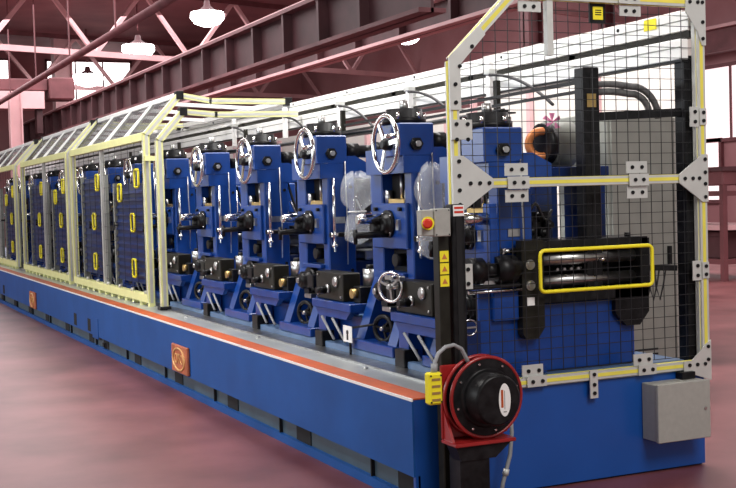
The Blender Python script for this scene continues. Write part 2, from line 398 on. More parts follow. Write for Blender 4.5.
def make_stand(label):
    t = thing('roll_stand', label, 'roll stand', (0, .95, Zb), 'blue roll stands in the mill line')
    # outboard and inboard housings: columns, cross pieces and flared legs, one casting each
    for nm_, yf, yb in (('housing', .66, .89), ('inboard_housing', 1.32, 1.52)):
        h = MB()
        h.box(-.26, -.08, yf, yb, 1.10, 1.88, .008).box(.28, .39, yf, yb, 1.10, 1.88, .008)
        h.box(-.08, .28, yf+.02, yb, 1.36, 1.66).box(-.08, .28, yf+.02, yb, 1.08, 1.20)
        for x0, x1 in ((-.24, -.11), (.27, .40)):
            if yf < 1: h.prism([(yb, Zb), (.50, Zb), (.50, Zb+.05), (.66, 1.15), (yb, 1.15)], 'x', x0, x1)
            else: h.prism([(yf, Zb), (yb+.08, Zb), (yb+.08, Zb+.05), (yb, 1.15), (yf, 1.15)], 'x', x0, x1)
        if yf < 1:
            h.box(-.24, .40, .80, .86, Zb, 1.1)
            h.box(-.26, .42, .47, .60, Zb, Zb+.07, .006).box(-.26, .42, .60, .95, Zb, Zb+.04)
        else: h.box(-.26, .42, 1.25, 1.6, Zb, Zb+.04)
        h.build(nm_, BLUE, t)
    MB().box(.13, .40, .57, .83, 1.98, 2.20, .008).build('head', BLUE, t)
    MB().prism([(.60, 1.87), (1.03, 1.87), (1.03, 1.97), (.9, 2.04), (.60, 2.04)], 'x', -.20, .395).build('shoulder', BLUE, t)
    MB().box(-.16, .36, 1.03, 1.5, 1.87, 1.95).build('tie_beam', BLUE, t)
    MB().box(-.10, .33, 1.25, 1.5, 1.95, 2.10, .01).build('rear_head', DBLUE, t)
    # screwdown top
    s = MB().lathe((.22, .70, 2.20), (.22, .70, 2.30), [(0, 0), (0, .15), (.4, .15), (.4, .125), (1, .125), (1, 0)], 20).build('screw_cap', BLACK, t)
    for k in range(6):
        a = k*PI/3+.3; x, y = .22+.137*math.cos(a), .70+.137*math.sin(a)
        MB().cyl((x, y, 2.23), (x, y, 2.275), .014, n=8).build('cap_bolt', CHROME, s)
    MB().cyl((-.05, .72, 2.04), (-.05, .72, 2.26), .05, n=14).build('guide_bushing', BLACK, t)
    MB().cyl((.0, .84, 2.04), (.0, .84, 2.24), .045, n=14).build('guide_bushing', BLACK, t)
    MB().cyl((.22, .70, 2.29), (.22, .70, 2.36), .03, n=12).build('screw_end', STEEL, t)
    # hex adjusting nut on head side
    n_ = MB().cyl((.40, .69, 2.06), (.43, .69, 2.06), .045, n=6).build('adjusting_nut', BLACK, t)
    MB().cyl((.43, .69, 2.06), (.45, .69, 2.06), .02, n=10).build('nut_stud', STEEL, n_)
    MB().cyl((.34, .52, 2.06), (.34, .57, 2.06), .035, n=14).build('wheel_shaft', STEEL, t)
    handwheel(t, (.34, .50, 2.06), (0, -1, 0), .185, .016, rot=.95)
    # guide rods
    for y in (.70, 1.36):
        MB().cyl((.415, y, 1.30), (.415, y, 1.87), .012, n=12).build('guide_rod', CHROME, t)
        MB().cyl((.415, y, 1.34), (.415, y, 1.36), .024, n=12).build('rod_collar', CHROME, t)
    for x in (-.05, .25): MB().cyl((x, .70, 1.66), (x, .70, 1.76), .026, n=12).build('guide_pin', STEEL, t)
    MB().cyl((.12, .72, 1.70), (.12, .72, 1.87), .014, n=10).build('spindle', STEEL, t)
    MB().box(-.02, .23, .68, .88, 1.66, 1.70, .006).build('chock_top', GOLD, t)
    MB().box(-.075, .275, .74, .86, 1.70, 1.87).build('painted_window_shade', HOLE, t)  # black block painted in as shade inside the housing window
    # upper chock
    c = MB().box(-.17, .35, .63, .68, 1.36, 1.67, .008).build('upper_chock', BLUE, t)
    MB().lathe((.09, .63, 1.53), (.09, .565, 1.53), [(0, 0), (0, .095), (.35, .095), (.35, .075), (.8, .07), (1, .045), (1, 0)], 22).build('bearing_cap', BLACK, c)
    for k in range(4):
        a = k*PI/2+.7; MB().cyl((.09+.085*math.cos(a), .61, 1.53+.085*math.sin(a)), (.09+.085*math.cos(a), .60, 1.53+.085*math.sin(a)), .01, n=8).build('cap_bolt', CHROME, c)
    MB().box(.23, .27, .61, .635, 1.49, 1.56).build('keeper_plate', STEEL, c)
    for x in (-.10, .28): MB().cyl((x, .63, 1.63), (x, .605, 1.63), .014, n=8).build('chock_bolt', BLACK, c)
    # lower opening and lower chock
    MB().box(-.075, .275, .74, .86, 1.20, 1.36).build('painted_lower_window_shade', HOLE, t)  # black block painted in as shade of the lower opening
    MB().cyl((.1, .74, 1.28), (.1, .66, 1.28), .045, n=14).build('lock_screw', BLACK, t)
    MB().box(-.08, .30, .62, .68, 1.17, 1.20, .004).build('ledge', BLUE, t)
    k_ = MB().lathe((.04, .70, 1.07), (.04, .54, 1.07), [(0, 0), (0, .10), (.5, .10), (.5, .07), (.85, .07), (1, .05), (1, 0)], 20).build('lower_bearing_cap', BLACK, t)
    MB().cyl((.04, .54, 1.07), (.04, .52, 1.07), .022, n=10).build('cap_screw', STEEL, k_)
    MB().box(.16, .28, .56, .66, 1.02, 1.12, .006).build('valve_block', BLACK, t)
    # small adjusting wheel between the legs
    handwheel(t, (.06, .58, .81), (.35, -1, 0), .085, .017, 'adjusting_wheel', 3, BLACK, STEEL, .2, False)
    MB().cyl((.06, .58, .81), (.06, .80, .81), .03, n=12).build('adjusting_shaft', BLACK, t)
    MB().box(.04, .17, .58, .70, .93, .965, .004).build('stop_bracket', STEEL, t)
    MB().box(-.01, .09, .60, .74, .965, 1.0).build('stop_block', BLACK, t)
    # shafts, rolls and couplings between the housings
    MB().cyl((.33, .885, 1.56), (.33, 1.32, 1.56), .045, n=18).build('upper_shaft', CHROME, t)
    r = MB().lathe((.33, 1.14, 1.56), (.33, 1.30, 1.56), [(0, 0), (0, .09), (.2, .12), (.35, .09), (.65, .09), (.8, .12), (1, .09), (1, 0)], 22)
    r.build('upper_roll', BLACK, t)
    MB().lathe((0, .93, 1.33), (0, 1.29, 1.33), [(0, 0), (0, .07), (.2, .11), (.35, .08), (.65, .08), (.8, .11), (1, .07), (1, 0)], 22).build('lower_roll', STEEL, t)
    MB().cyl((0, .89, 1.33), (0, 1.66, 1.33), .04, n=18).build('lower_shaft', BLACK, t)
    MB().lathe((.26, .83, 2.08), (.26, 1.25, 2.08), [(0, 0), (0, .035), (.1, .035), (.1, .065), (.35, .065), (.35, .05), (.7, .05), (.7, .075), (1, .075), (1, 0)], 18).build('screwdown_coupling', BLACK, t)
    MB().cyl((.2, .80, 1.46), (.2, 1.32, 1.46), .018, n=10).build('tie_rod', BLACK, t)
    MB().box(-.26, .28, 1.66, 1.92, Zb-.005, 1.30, .01).build('drive_gearbox', BLUE, t)
    MB().cyl((.30, .885, 1.43), (.30, 1.32, 1.43), .045, n=14).build('lower_coupling', BLACK, t)
    MB().lathe((.06, .60, 1.565), (.06, .40, 1.565), [(0, 0), (0, .034), (.9, .034), (1, .028), (1, 0)], 18).build('shaft_stub', CHROME, t)
    sb = MB().cyl((.10, .62, 1.46), (.10, .36, 1.46), .022, n=12).build('clamp_bar', BLACK, t)
    MB().cyl((.10, .37, 1.40), (.10, .37, 1.50), .014, n=10).build('clamp_handle', BLACK, sb)
    MB().lathe((.02, .60, 1.50), (.02, .53, 1.50), [(0, 0), (0, .06), (.7, .055), (1, .03), (1, 0)], 14).build('lock_nut', BLACK, t)
    cs = MB().box(.392, .42, .66, .96, 1.415, 1.45, .004).build('clamp_strap', BLACK, t)
    MB().cyl((.425, .665, 1.432), (.425, .72, 1.432), .018, n=10).build('strap_bolt', CHROME, cs)
    MB().box(-.20, .24, 1.60, 1.80, 1.30, 1.95, .02).build('gap_dark_box', BLACK, t)  # black box added to darken the gaps between stands
    MB().tube([(.30+.02*math.sin(j*.7), .92+.028*j, 1.86-.42*math.sin(j/12*PI)) for j in range(13)], .012, 6).build('grease_hose', RUB, t)
    MB().tube([(.33, .93+.03*j, 1.70-.25*math.sin(j/12*PI)) for j in range(13)], .008, 6).build('oil_line', STEEL, t)
    MB().tube([(.42, .80, 2.0), (.425, .80, 1.8), (.42, .81, 1.5), (.425, .80, 1.2)], .006, 6).build('grease_line', STEEL, t)
    MB().box(.392, .397, .72, .80, 1.52, 1.57).build('name_plate', STEEL, t)
    for z_ in (1.15, 1.45, 1.8): MB().cyl((.39, .85, z_), (.402, .85, z_), .014, n=8).build('frame_bolt', BLACK, t)
    MB().box(-.02, .22, .70, .78, .90, .93, .004).build('cross_stay', DBLUE, t)
    MB().box(-.05, .30, .92, 1.30, 1.10, 1.22, .01).build('roll_bridge', DBLUE, t)
    MB().box(.02, .32, 1.0, 1.2, 1.22, 1.30, .01).build('roll_block', STEEL, t)
    return t
names_ = ['blue roll stand nearest the safety cage with handwheel, second stand of the line', 'blue roll stand third in line, just left of the plastic bag between stands', 'blue roll stand fourth in line with spoked chrome handwheel', 'blue roll stand fifth in line, two left of the plastic bag', 'blue roll stand closest to the tunnel guard end frame']
st0 = make_stand(names_[0])
PX = 1.449
stand_x = [-1.6-PX*i for i in range(5)]
st0.location.x = stand_x[0]
stands = [st0]
for i in range(1, 5): stands.append(dup(st0, (stand_x[i], .95, Zb), names_[i]))
g2 = ['first', 'second', 'third', 'fourth', 'fifth', 'sixth', 'seventh', 'eighth']
for i in range(8):
    dup(st0, (-1.6-PX*(5+i), .95, Zb), 'blue roll stand inside the yellow tunnel guard, %s from its near end' % g2[i], 'roll stands inside the tunnel guard')
dup(st0, (-.50, .95, Zb), 'blue end roll stand without a handwheel, inside the safety cage', None, skip=('handwheel', 'wheel_shaft', 'adjusting_wheel', 'adjusting_shaft', 'valve_block', 'inboard_housing', 'tie_beam', 'rear_head', 'drive_gearbox', 'lower_shaft', 'upper_shaft', 'lower_coupling', 'screwdown_coupling', 'gap_dark_box', 'grease_hose', 'oil_line', 'roll_bridge', 'roll_block', 'upper_roll', 'lower_roll', 'guide_rod', 'tie_rod'), sc=(1, 1, .935))

# ------------------------------------------------------------------ side roll units between the stands
def make_side(label):
    t = thing('side_roll_unit', label, 'roll unit', (0, .7, Zb), 'side roll units between the stands')
    x0 = -.27
    h = MB().box(x0, .24, .50, .64, .965, 1.17, .006).build('gearbox', OLIVE, t)
    for x, z, r in ((-.03, 1.05, .035), (.12, 1.105, .040)):
        MB().lathe((x, .50, z), (x, .475, z), [(0, 0), (0, r), (.6, r), (1, r*.6), (1, 0)], 16).build('gearbox_cap', STEEL, h)
    MB().lathe((-.03, .475, 1.04), (-.03, .40, 1.04), [(0, 0), (0, .03), (1, .024), (1, 0)], 12).build('gearbox_stub', BLACK, h)
    for x in (-.23, .20):
        for z in (.995, 1.145): MB().cyl((x, .50, z), (x, .492, z), .009, n=6).build('cover_bolt', STEEL, h)
    MB().box(-.30, .42, .47, .95, .90, .962, .006).build('shelf', BLUE, t)
    MB().prism([(-.28, .90), (.38, .90), (.30, .84), (-.22, .84)], 'y', .49, .53).build('shelf_web', BLUE, t)
    c = MB().box(.28, .40, .56, .80, .962, 1.08, .006).build('slide_block', BLACK, t)
    MB().cyl((.34, .56, 1.03), (.34, .52, 1.03), .035, n=14).build('slide_nut', GOLD, c)
    MB().cyl((.34, .68, 1.08), (.34, .68, 1.20), .06, n=18).build('side_roll', STEEL, t)
    MB().cyl((.34, .68, 1.20), (.34, .68, 1.23), .035, n=12).build('roll_nut', BLACK, t)
    MB().box(.02, .36, .80, .90, .962, 1.16, .006).build('rear_block', GOLD, t)
    MB().box(-.24, -.10, .50, .60, Zb+.0, .845).build('leg', BLUE, t)
    MB().box(-.24, .30, .62, .70, Zb+.0, .845).build('rear_leg', BLUE, t)
    MB().box(-.22, -.08, .455, .56, Zb-.05, Zb+.075, .006).build('foot', BLACK, t)
    for dx in (0, .2):
        MB().cyl((-.08+dx, .46, .84), (.14+dx, .46, .69), .010, n=8).build('brace', CONDUIT, t)
    return t
side0 = make_side('side roll unit under the plastic bag')
side0.location.x = -2.28
sl = ['side roll gearbox unit between the third and fourth stands', 'side roll gearbox unit between the fourth and fifth stands', 'side roll gearbox unit next to the stand by the tunnel guard', 'side roll unit just inside the tunnel guard end frame']
for i in range(4): dup(side0, (-2.28-PX*(i+1), .7, Zb), sl[i])
for i in range(4): dup(side0, (-2.28-PX*(i+5), .7, Zb), 'side roll unit inside the tunnel guard, %s from its near end' % g2[i+1], 'side roll units inside the tunnel guard')
side0['label'] = 'side roll gearbox unit with white tag beside it, second stand to its right'
dup(side0, (-.90, .7, Zb), 'black side roll unit beside the small chrome handwheel near the black column')
t = thing('small_handwheel', 'small chrome handwheel on a stub shaft right of the second stand', 'handwheel', (-1.12, .40, 1.13))
handwheel(t, (-1.12, .44, 1.13), (.45, -.9, 0), .095, .011, 'rim', 3, CHROME, STEEL, .4, True)
MB().cyl((-1.12, .44, 1.13), (-1.09, .50, 1.13), .016, n=10).build('shaft', STEEL, t)
MB().box(-1.24, -1.02, .455, .50, 1.17, 1.20, .004).build('bracket', STEEL, t)

# hanging white tag on its rod
t = thing('lockout_tag', 'white tag with a black symbol tied low between the stands', 'tag', (-1.82, .44, .66))
c = MB().box(-1.91, -1.76, .435, .44, .70, .815).build('card', WHITE, t)
MB().cyl((-1.835, .433, .768), (-1.835, .436, .768), .018, n=14).build('symbol', BLACK, c)
MB().box(-1.848, -1.822, .433, .436, .715, .752).build('symbol_stem', BLACK, c)
MB().cyl((-1.82, .45, .612), (-1.82, .45, .74), .010, n=8).build('stake', BLACK, t)
MB().cyl((-1.82, .45, .80), (-1.45, .47, .855), .008, n=8).build('wire', BLACK, t)

# ------------------------------------------------------------------ plastic bags
def bag(name, label, c, rx, ry, hz, tilt, seed):
    rnd = random.Random(seed); n, mrows = 22, 16; vs = []; fs = []
    ph = [rnd.uniform(0, 6) for _ in range(6)]
    for i in range(mrows+1):
        u = i/mrows
        rr = .55+.12*math.sin(u*9) if u < .42 else (.38 if u < .5 else .38+.62*math.sin(PI*min(1, (u-.5)*2.05))**.8)
        if u < .04: rr = .12
        if u > .97: rr = .2
        for k in range(n):
            a = 2*PI*k/n
            q = rr*(1+.16*math.sin(3*a+ph[0]+u*4)+.10*math.sin(7*a+ph[1]-u*9)+.06*math.sin(11*a+ph[2]))
            vs.append((c[0]+rx*q*math.cos(a)+tilt*u*hz*.3, c[1]+ry*q*math.sin(a), c[2]+hz*u+.02*math.sin(5*a+ph[3])*(u > .9)))
    for i in range(mrows):
        for k in range(n): fs.append((i*n+k, i*n+(k+1) % n, (i+1)*n+(k+1) % n, (i+1)*n+k))
    fs.append(tuple(range(n)))
    t = thing(name, label, 'plastic bag', c)
    MB().add(vs, fs, True).build('film', PLAST, t)
    MB().ring((c[0]+tilt*.3*hz*.46, c[1], c[2]+hz*.46), (0, 0, 1), rx*.40, .006, 16, 6).build('tie', WHITE, t)
bag('plastic_bag', 'clear plastic bag hanging between the second and third stands', (-2.42, .80, 1.36), .17, .13, .54, .0, 3)
bag('plastic_bag', 'clear plastic bag beside the yellow cage post and emergency stop', (-1.02, .70, 1.30), .12, .11, .62, .05, 8)

# ------------------------------------------------------------------ overhead beams
def profile(p0, p1, sz, name, parent, body=ALU, strip=YEL, szv=None, up=(0, 0, 1), sub='yellow_insert'):
    szv = szv or sz
    o = MB().bar(p0, p1, sz, szv, up).build(name, body, parent)
    if strip:
        MB().bar(p0, p1, sz+.004, szv*.42, up).bar(p0, p1, sz*.42, szv+.004, up).build(sub, strip, o)
    return o
YB = 2.0
t = thing('overhead_beam', 'upper long white box beam running from the tunnel guards into the safety cage', 'beam', (-12, YB, 2.68))
b = MB().box(-26, .0, YB-.03, YB+.03, 2.685, 2.80, .004).build('channel', WHITEB, t)
MB().box(-26, 0, YB-.034, YB-.03, 2.745, 2.752).build('slot', CABG, b)
for k in range(10): MB().cyl((-.7-k*1.5, YB-.03, 2.775), (-.7-k*1.5, YB-.036, 2.775), .012, n=8).build('beam_bolt', BLACK, t)
s_ = MB().box(-.42, -.30, YB-.037, YB-.032, 2.73, 2.80).build('sticker', BYEL, t); s_['label'] = 'yellow square sticker'
t = thing('overhead_beam', 'lower long white cable beam above the stands', 'beam', (-12, YB-.1, 2.5))
b = MB().box(-26, .0, YB-.09, YB-.03, 2.505, 2.63, .004).build('channel', WHITEB, t)
MB().box(-26, 0, YB-.094, YB-.09, 2.575, 2.582).build('slot', CABG, b)
MB().box(-26, 0, YB-.09, YB-.03, 2.49, 2.5045).build('underside_strip', BLACK, b)  # thin black strip along the underside of the lower beam
MB().box(-26, 0, YB-.02, YB+.02, 2.636, 2.68).build('gap_strip', OLIVE, t)  # dark strip filling the gap between the two beams
for k in range(9): MB().box(-1.3-k*1.449, -1.22-k*1.449, YB-.02, YB+.03, 2.55, 2.72).build('link_plate', BLACK, t)
def hanger(x, label):
    t = thing('cable_hanger', label, 'hanger', (x, 1.88, 2.3), 'white drop hangers with cables above the stands')
    MB().box(x-.03, x+.03, 1.84, 1.885, 2.40, 2.74, .004).build('post', WHITEB, t)
    MB().box(x-.045, x+.045, 1.83, 1.90, 2.64, 2.68, .004).build('clamp', ALU, t)
    pts = []
    for k in range(15):
        u = k/14; pts.append((x+.03+.9*u, 1.84-.02*u, 2.63-.05*u-.25*u*u))
    MB().tube(pts, .012, 6).build('cable', RUB, t)
for i, (x, lab) in enumerate(((-2.2, 'white hanger and cable above the end stand inside the cage'), (-3.6, 'white hanger with drooping cable above the second stand'), (-5.15, 'white hanger with drooping cable above the third stand'), (-6.7, 'white hanger with drooping cable above the fourth stand'), (-8.5, 'white hanger with drooping cable above the fifth stand'))): hanger(x, lab)
t = thing('cable_tray', 'thin black cable tray running behind the heads of the stands', 'cable tray', (-8, 1.7, 2.3))
MB().box(-16, -1.7, 1.70, 1.78, 2.30, 2.312).build('tray_bottom', BLACK, t)
for k in range(3): MB().tube([(-16+j*.71, 1.71+k*.03, 2.325+.012*math.sin(j*1.3+k)) for j in range(21)], .011, 6).build('cable', RUB, t)
for x in (-1.9, -4.8, -7.7, -10.6, -13.5): MB().box(x-.02, x+.02, 1.72, 1.76, 2.33, 2.56).build('tray_strut', OLIVE, t)

# ------------------------------------------------------------------ safety cage at the near end
XC = .03
ZT, ZC, YP, YR = 2.843, 2.454, .30, .70
cage = thing('safety_cage', 'yellow and aluminium safety cage frame with black wire mesh at the near end', 'cage', (XC, 1.1, .6))
pz = .055
profile((XC, YP, .62), (XC, YP, ZC), pz, 'post', cage)
profile((XC, 2.02, .62), (XC, 2.02, ZT-.02), pz, 'post', cage)
profile((XC, YP, ZC), (XC, YR, ZT), pz, 'sloped_rail', cage)
profile((XC, YR, ZT), (XC, 2.02, ZT), pz, 'top_rail', cage)
profile((XC, YP+.03, 1.775), (XC, 2.02, 1.775), .05, 'middle_rail', cage)
profile((XC, YP+.03, .632), (XC, 2.02, .632), .05, 'bottom_rail', cage)
def bolts(parent, pts, x, r=.0115):
    for y, z in pts: MB().cyl((x, y, z), (x+.008, y, z), r, n=8).build('bolt', BLACK, parent)
def plate(poly, x, name='gusset_plate', pts=()):
    o = MB().prism(poly, 'x', x, x+.008).build(name, ALU, cage); bolts(o, pts, x+.008); return o
x1 = XC+pz/2+.003
plate([(YP-.03, 1.63), (YP+.04, 1.63), (.53, 1.755), (.53, 1.80), (YP+.04, 1.93), (YP-.03, 1.93)], x1, pts=[(YP+.01, z) for z in (1.66, 1.74, 1.82, 1.90)]+[(.38, 1.777), (.44, 1.777), (.50, 1.777)])
plate([(2.05, 1.63), (2.005, 1.63), (1.83, 1.75), (1.83, 1.80), (2.005, 1.92), (2.05, 1.92)], x1, pts=[(2.025, z) for z in (1.66, 1.74, 1.81, 1.89)]+[(1.98, 1.775), (1.93, 1.775), (1.87, 1.775)])
plate([(2.05, ZT-.26), (2.02, ZT-.26), (1.99, ZT-.18), (1.90, ZT-.06), (1.90, ZT+.025), (2.05, ZT+.025)], x1, pts=[(2.025, ZT-.22), (2.025, ZT-.12), (2.025, ZT), (1.99, ZT), (1.93, ZT)])
plate([(2.05, .53), (1.84, .60), (1.84, .66), (1.90, .66), (2.005, .75), (2.05, .78)], x1, pts=[(2.025, .74), (2.025, .66), (2.0, .635), (1.94, .635), (1.88, .635)])
plate([(YP-.035, ZC-.27), (YP+.035, ZC-.27), (YP+.035, ZC-.02), (.50, ZC+.15), (.46, ZC+.20), (YP-.035, ZC+.02)], x1, pts=[(YP, ZC-.23), (YP, ZC-.13), (YP+.03, ZC-.03), (.41, ZC+.08)])
plate([(YP-.03, 2.02), (YP+.10, 2.02), (YP+.10, 2.13), (YP-.03, 2.13)], x1, 'hinge_plate', [(YP, 2.02), (YP, 2.105), (YP+.07, 2.02), (YP+.07, 2.105)])
for y in (.693, 1.53):
    plate([(y-.07, 1.74), (y+.07, 1.74), (y+.07, 1.81), (y-.07, 1.81)], x1+.002, 'joint_plate', [(y-.03, 1.775), (y+.03, 1.775)])
    for z in (1.70, 1.85):
        plate([(y-.075, z-.035), (y+.075, z-.035), (y+.075, z+.035), (y-.075, z+.035)], x1-.02, 'clip_plate', [(y-.035, z), (y+.035, z)])
for z in (1.21, 2.15):
    plate([(1.93, z-.06), (2.0, z-.06), (2.0, z+.06), (1.93, z+.06)], x1-.012, 'clip_plate', [(1.965, z-.03), (1.965, z+.03)])
    plate([(1.995, z-.05), (2.045, z-.05), (2.045, z+.05), (1.995, z+.05)], x1, 'clip_plate', [(2.02, z-.025), (2.02, z+.025)])
plate([(.315, 1.19), (.38, 1.19), (.38, 1.33), (.315, 1.33)], x1, 'clip_plate', [(.35, 1.22), (.35, 1.30)])
for y in (.79, 1.57):
    plate([(y-.07, .605), (y+.06, .605), (y+.06, .665), (y-.07, .665)], x1+.002, 'joint_plate', [(y-.035, .635), (y+.03, .635)])
    plate([(y-.09, .66), (y+.05, .66), (y+.05, .73), (y-.09, .73)], x1-.02, 'clip_plate', [(y-.05, .695), (y+.02, .695)])
plate([(1.15, .50), (1.205, .50), (1.205, .665), (1.15, .665)], x1, 'tie_plate', [(1.178, .53), (1.178, .58), (1.178, .64)])
for y in (.80, 1.50):
    plate([(y-.09, ZT-.03), (y+.06, ZT-.03), (y+.06, ZT+.03), (y-.09, ZT+.03)], x1+.002, 'joint_plate', [(y-.04, ZT), (y+.02, ZT)])
    plate([(y-.07, ZT-.10), (y+.08, ZT-.10), (y+.08, ZT-.04), (y-.07, ZT-.04)], x1-.02, 'clip_plate', [(y-.03, ZT-.07), (y+.03, ZT-.07)])
MB().box(XC-.02, XC+.02, .92, .96, 2.50, ZT-.03).build('hanger_bar', ALU, cage)
MB().box(XC-.02, XC+.01, YP+.034, YP+.046, .66, 1.73).build('white_edge_strip', WHITE, cage)
MB().box(XC-.02, XC+.01, 1.985, 2.005, .66, ZT-.06).build('inner_frame', ALU, cage)
def wires(parent, ya, yb, za, zb, x, sy=.082, sz=.064, clip=None):
    mb = MB(); y = ya
    while y <= yb:
        zt = zb
        if clip: zt = min(zb, clip(y))
        if zt > za+.02: mb.box(x-.0018, x+.0018, y-.0018, y+.0018, za, zt)
        y += sy
    z = za
    while z <= zb:
        y0 = ya
        if clip:
            while clip(y0) < z and y0 < yb: y0 += .01
        mb.box(x-.0025, x+.0012, y0, yb, z-.0018, z+.0018); z += sz
    o = mb.build('wire_mesh', WIRE, parent); o['kind'] = 'stuff'
wires(cage, YP+.05, 1.99, .68, 1.745, XC-.02)
wires(cage, YP+.05, 1.99, 1.805, ZT-.03, XC-.02, clip=lambda y: ZC+(y-YP)*(ZT-ZC)/(YR-YP)-.03 if y < YR else ZT)
# warning plate in the cage
s_ = MB().box(XC-.03, XC-.016, 1.24, 1.35, 2.70, 2.815).build('sign_frame', BLACK, cage)
s2 = MB().box(XC-.016, XC-.012, 1.26, 1.33, 2.72, 2.795).build('sign_face', BYEL, s_)

for z in (2.775, 2.762, 2.749): MB().box(XC-.012, XC-.0105, 1.275, 1.318, z-.003, z+.003).build('sign_print', BLACK, s2)
# black light-curtain columns
t = thing('light_curtain_column', 'tall black column with white and red label left of the cage mesh', 'column', (.15, .25, 0))
MB().box(.09, .165, .205, .285, .0, 1.665, .006).build('housing', BLACK, t)
MB().box(.163, .168, .228, .262, .70, 1.60).build('lens_strip', HOLE, t)
l = MB().box(.166, .169, .212, .279, 1.60, 1.66).build('label_plate', WHITE, t)
for z in (1.645, 1.622): MB().box(.169, .1705, .218, .273, z-.006, z+.006).build('red_print', EMRED, l)
MB().box(.06, .23, .07, .33, 0, .02).build('base_plate', BLACK, t)
t = thing('guard_column', 'olive black column carrying grey boxes and three yellow stickers', 'column', (.15, .15, 0))
MB().box(.08, .15, .127, .190, .02, 1.60, .005).build('profile', OLIVE, t)
for k in range(3):
    s_ = MB().box(.151, .154, .132, .185, 1.22+k*.067, 1.28+k*.067).build('sticker', BYEL, t)
    MB().prism([(.142, 1.235+k*.067), (.175, 1.235+k*.067), (.158, 1.265+k*.067)], 'x', .154, .1550).build('warning_mark', COPPER, s_)
t = thing('grey_junction_box', 'small grey junction box mounted high on the olive black column', 'box', (.17, .13, 1.5))
b = MB().box(.151, .21, .075, .172, 1.495, 1.645, .004).build('body', GREY, t)
for y in (.085, .162):
    for z in (1.505, 1.635): MB().cyl((.21, y, z), (.213, y, z), .004, n=6).build('screw', BLACK, b)
t = thing('emergency_stop', 'red emergency stop button on a yellow disc and pale box', 'button', (.17, .04, 1.5))
MB().box(.145, .20, .0, .074, 1.50, 1.64, .004).build('box', GREY, t)
MB().lathe((.20, .036, 1.568), (.212, .036, 1.568), [(0, 0), (0, .036), (1, .036), (1, 0)], 20).build('yellow_disc', BYEL, t)
MB().lathe((.212, .030, 1.568), (.262, .006, 1.568), [(0, 0), (0, .014), (.5, .014), (.5, .027), (.85, .027), (1, .018), (1, 0)], 18).build('mushroom_button', EMRED, t)
# inner black columns
for (x, y0, y1, z1, lab) in ((-.18, 1.285, 1.40, 2.46, 'thick black column inside the cage left of the hoses'), (-.06, 1.945, 2.035, 2.53, 'black column inside the cage along its right post')):
    t = thing('inner_column', lab, 'column', (x, (y0+y1)/2, .65))
    MB().box(x-.05, x+.05, y0, y1, 1.06 if x < -.1 else HB, z1, .006).build('profile', BLACK, t)
    MB().box(x+.05, x+.053, (y0+y1)/2-.012, (y0+y1)/2+.012, 1.1, z1-.03).build('slot', HOLE, t)
    if x < -.1:
        s_ = MB().box(x+.053, x+.056, y0+.02, y1-.03, 2.22, 2.30).build('sticker', GOLD, t); s_['label'] = 'small amber square sticker'
t = thing('cross_bar', 'black horizontal bar between the two black columns under the hoses', 'bar', (-.12, 1.65, 2.1))
MB().bar((-.17, 1.40, 2.165), (-.07, 1.945, 2.185), .05, .05).build('bar', BLACK, t)
t = thing('upper_cross_bar', 'long black bars crossing behind the cage mesh above the end stand', 'bar', (-.5, 1.2, 2.3))
MB().bar((-4.2, 1.50, 2.38), (-.2, 1.36, 2.385), .022, .022).build('bar', BLACK, t)
MB().bar((-4.2, 1.44, 2.31), (-.2, 1.34, 2.325), .02, .02).build('bar', BLACK, t)
# hoses
t = thing('hose_bundle', 'pair of thick ribbed grey hoses arching right of the thick black column', 'hose', (-.2, 1.6, 2.3))
for k, (dz, dr) in enumerate(((0, 0), (-.045, -.06))):
    pts = []
    for j in range(12): pts.append((-.25-.01*k, 1.40+j*.03, 2.36+dz+.012*math.sin(j*.3)))
    for j in range(1, 13):
        a = j/12*PI/2; R = .20+dr
        pts.append((-.25-.01*k, 1.73+R*math.sin(a), 2.36+dz-R+R*math.cos(a)+.0))
    MB().tube(pts, .022, 10).build('hose', HOSE, t)
MB().cyl((-.25, 1.36, 2.36), (-.25, 1.41, 2.36), .032, n=14).build('hose_fitting', STEEL, t)

# entry guide with rolls
t = thing('entry_guide', 'black roll entry guide framed by a rounded yellow tube, two steel rolls inside', 'entry guide', (-.1, 1.3, .66))
MB().prism([(.755, .90), (.775, .87), (.86, .87), (.905, .93), (.905, 1.44), (.755, 1.44)], 'x', -.08, -.02).build('left_side_plate', OLIVE, t)
MB().box(-.105, -.08, .775, .89, 1.12, 1.42).build('left_bearing_block', BLACK, t)
MB().prism([(1.45, 1.12), (1.45, .97), (1.53, .89), (1.63, .89), (1.70, .97), (1.70, 1.12)], 'x', -.26, -.08).build('right_lower_bracket', BLACK, t)
MB().box(-.34, -.08, 1.64, 1.71, 1.10, 1.42).build('right_side_plate', BLACK, t)
MB().box(-.30, -.08, .90, 1.70, 1.385, 1.43, .004).build('top_beam', BLACK, t)
MB().box(-.30, -.08, .90, 1.70, 1.06, 1.135, .004).build('bottom_beam', BLACK, t)
MB().box(-.32, -.30, .90, 1.64, 1.12, 1.40).build('back_plate', HOLE, t)
for z, r in ((1.315, .038), (1.185, .036)): MB().cyl((-.16, .91, z), (-.16, 1.64, z), r, n=24).build('feed_roll', STEEL, t)
for k in range(4): MB().cyl((-.22, 1.10+k*.05, 1.25), (-.17, 1.10+k*.05, 1.25), .010, n=8).build('stud', STEEL, t)
MB().cyl((-.2, 1.28, 1.252), (-.2, 1.48, 1.252), .010, n=8).build('guide_pin', STEEL, t)
pts = []; y0, y1, z0, z1, r = .838, 1.632, 1.142, 1.380, .03
for cy, cz, a0 in ((y1-r, z1-r, 0), (y0+r, z1-r, PI/2), (y0+r, z0+r, PI), (y1-r, z0+r, 3*PI/2)):
    for j in range(5): a = a0+j*PI/8; pts.append((.045, cy+r*math.cos(a), cz+r*math.sin(a)))
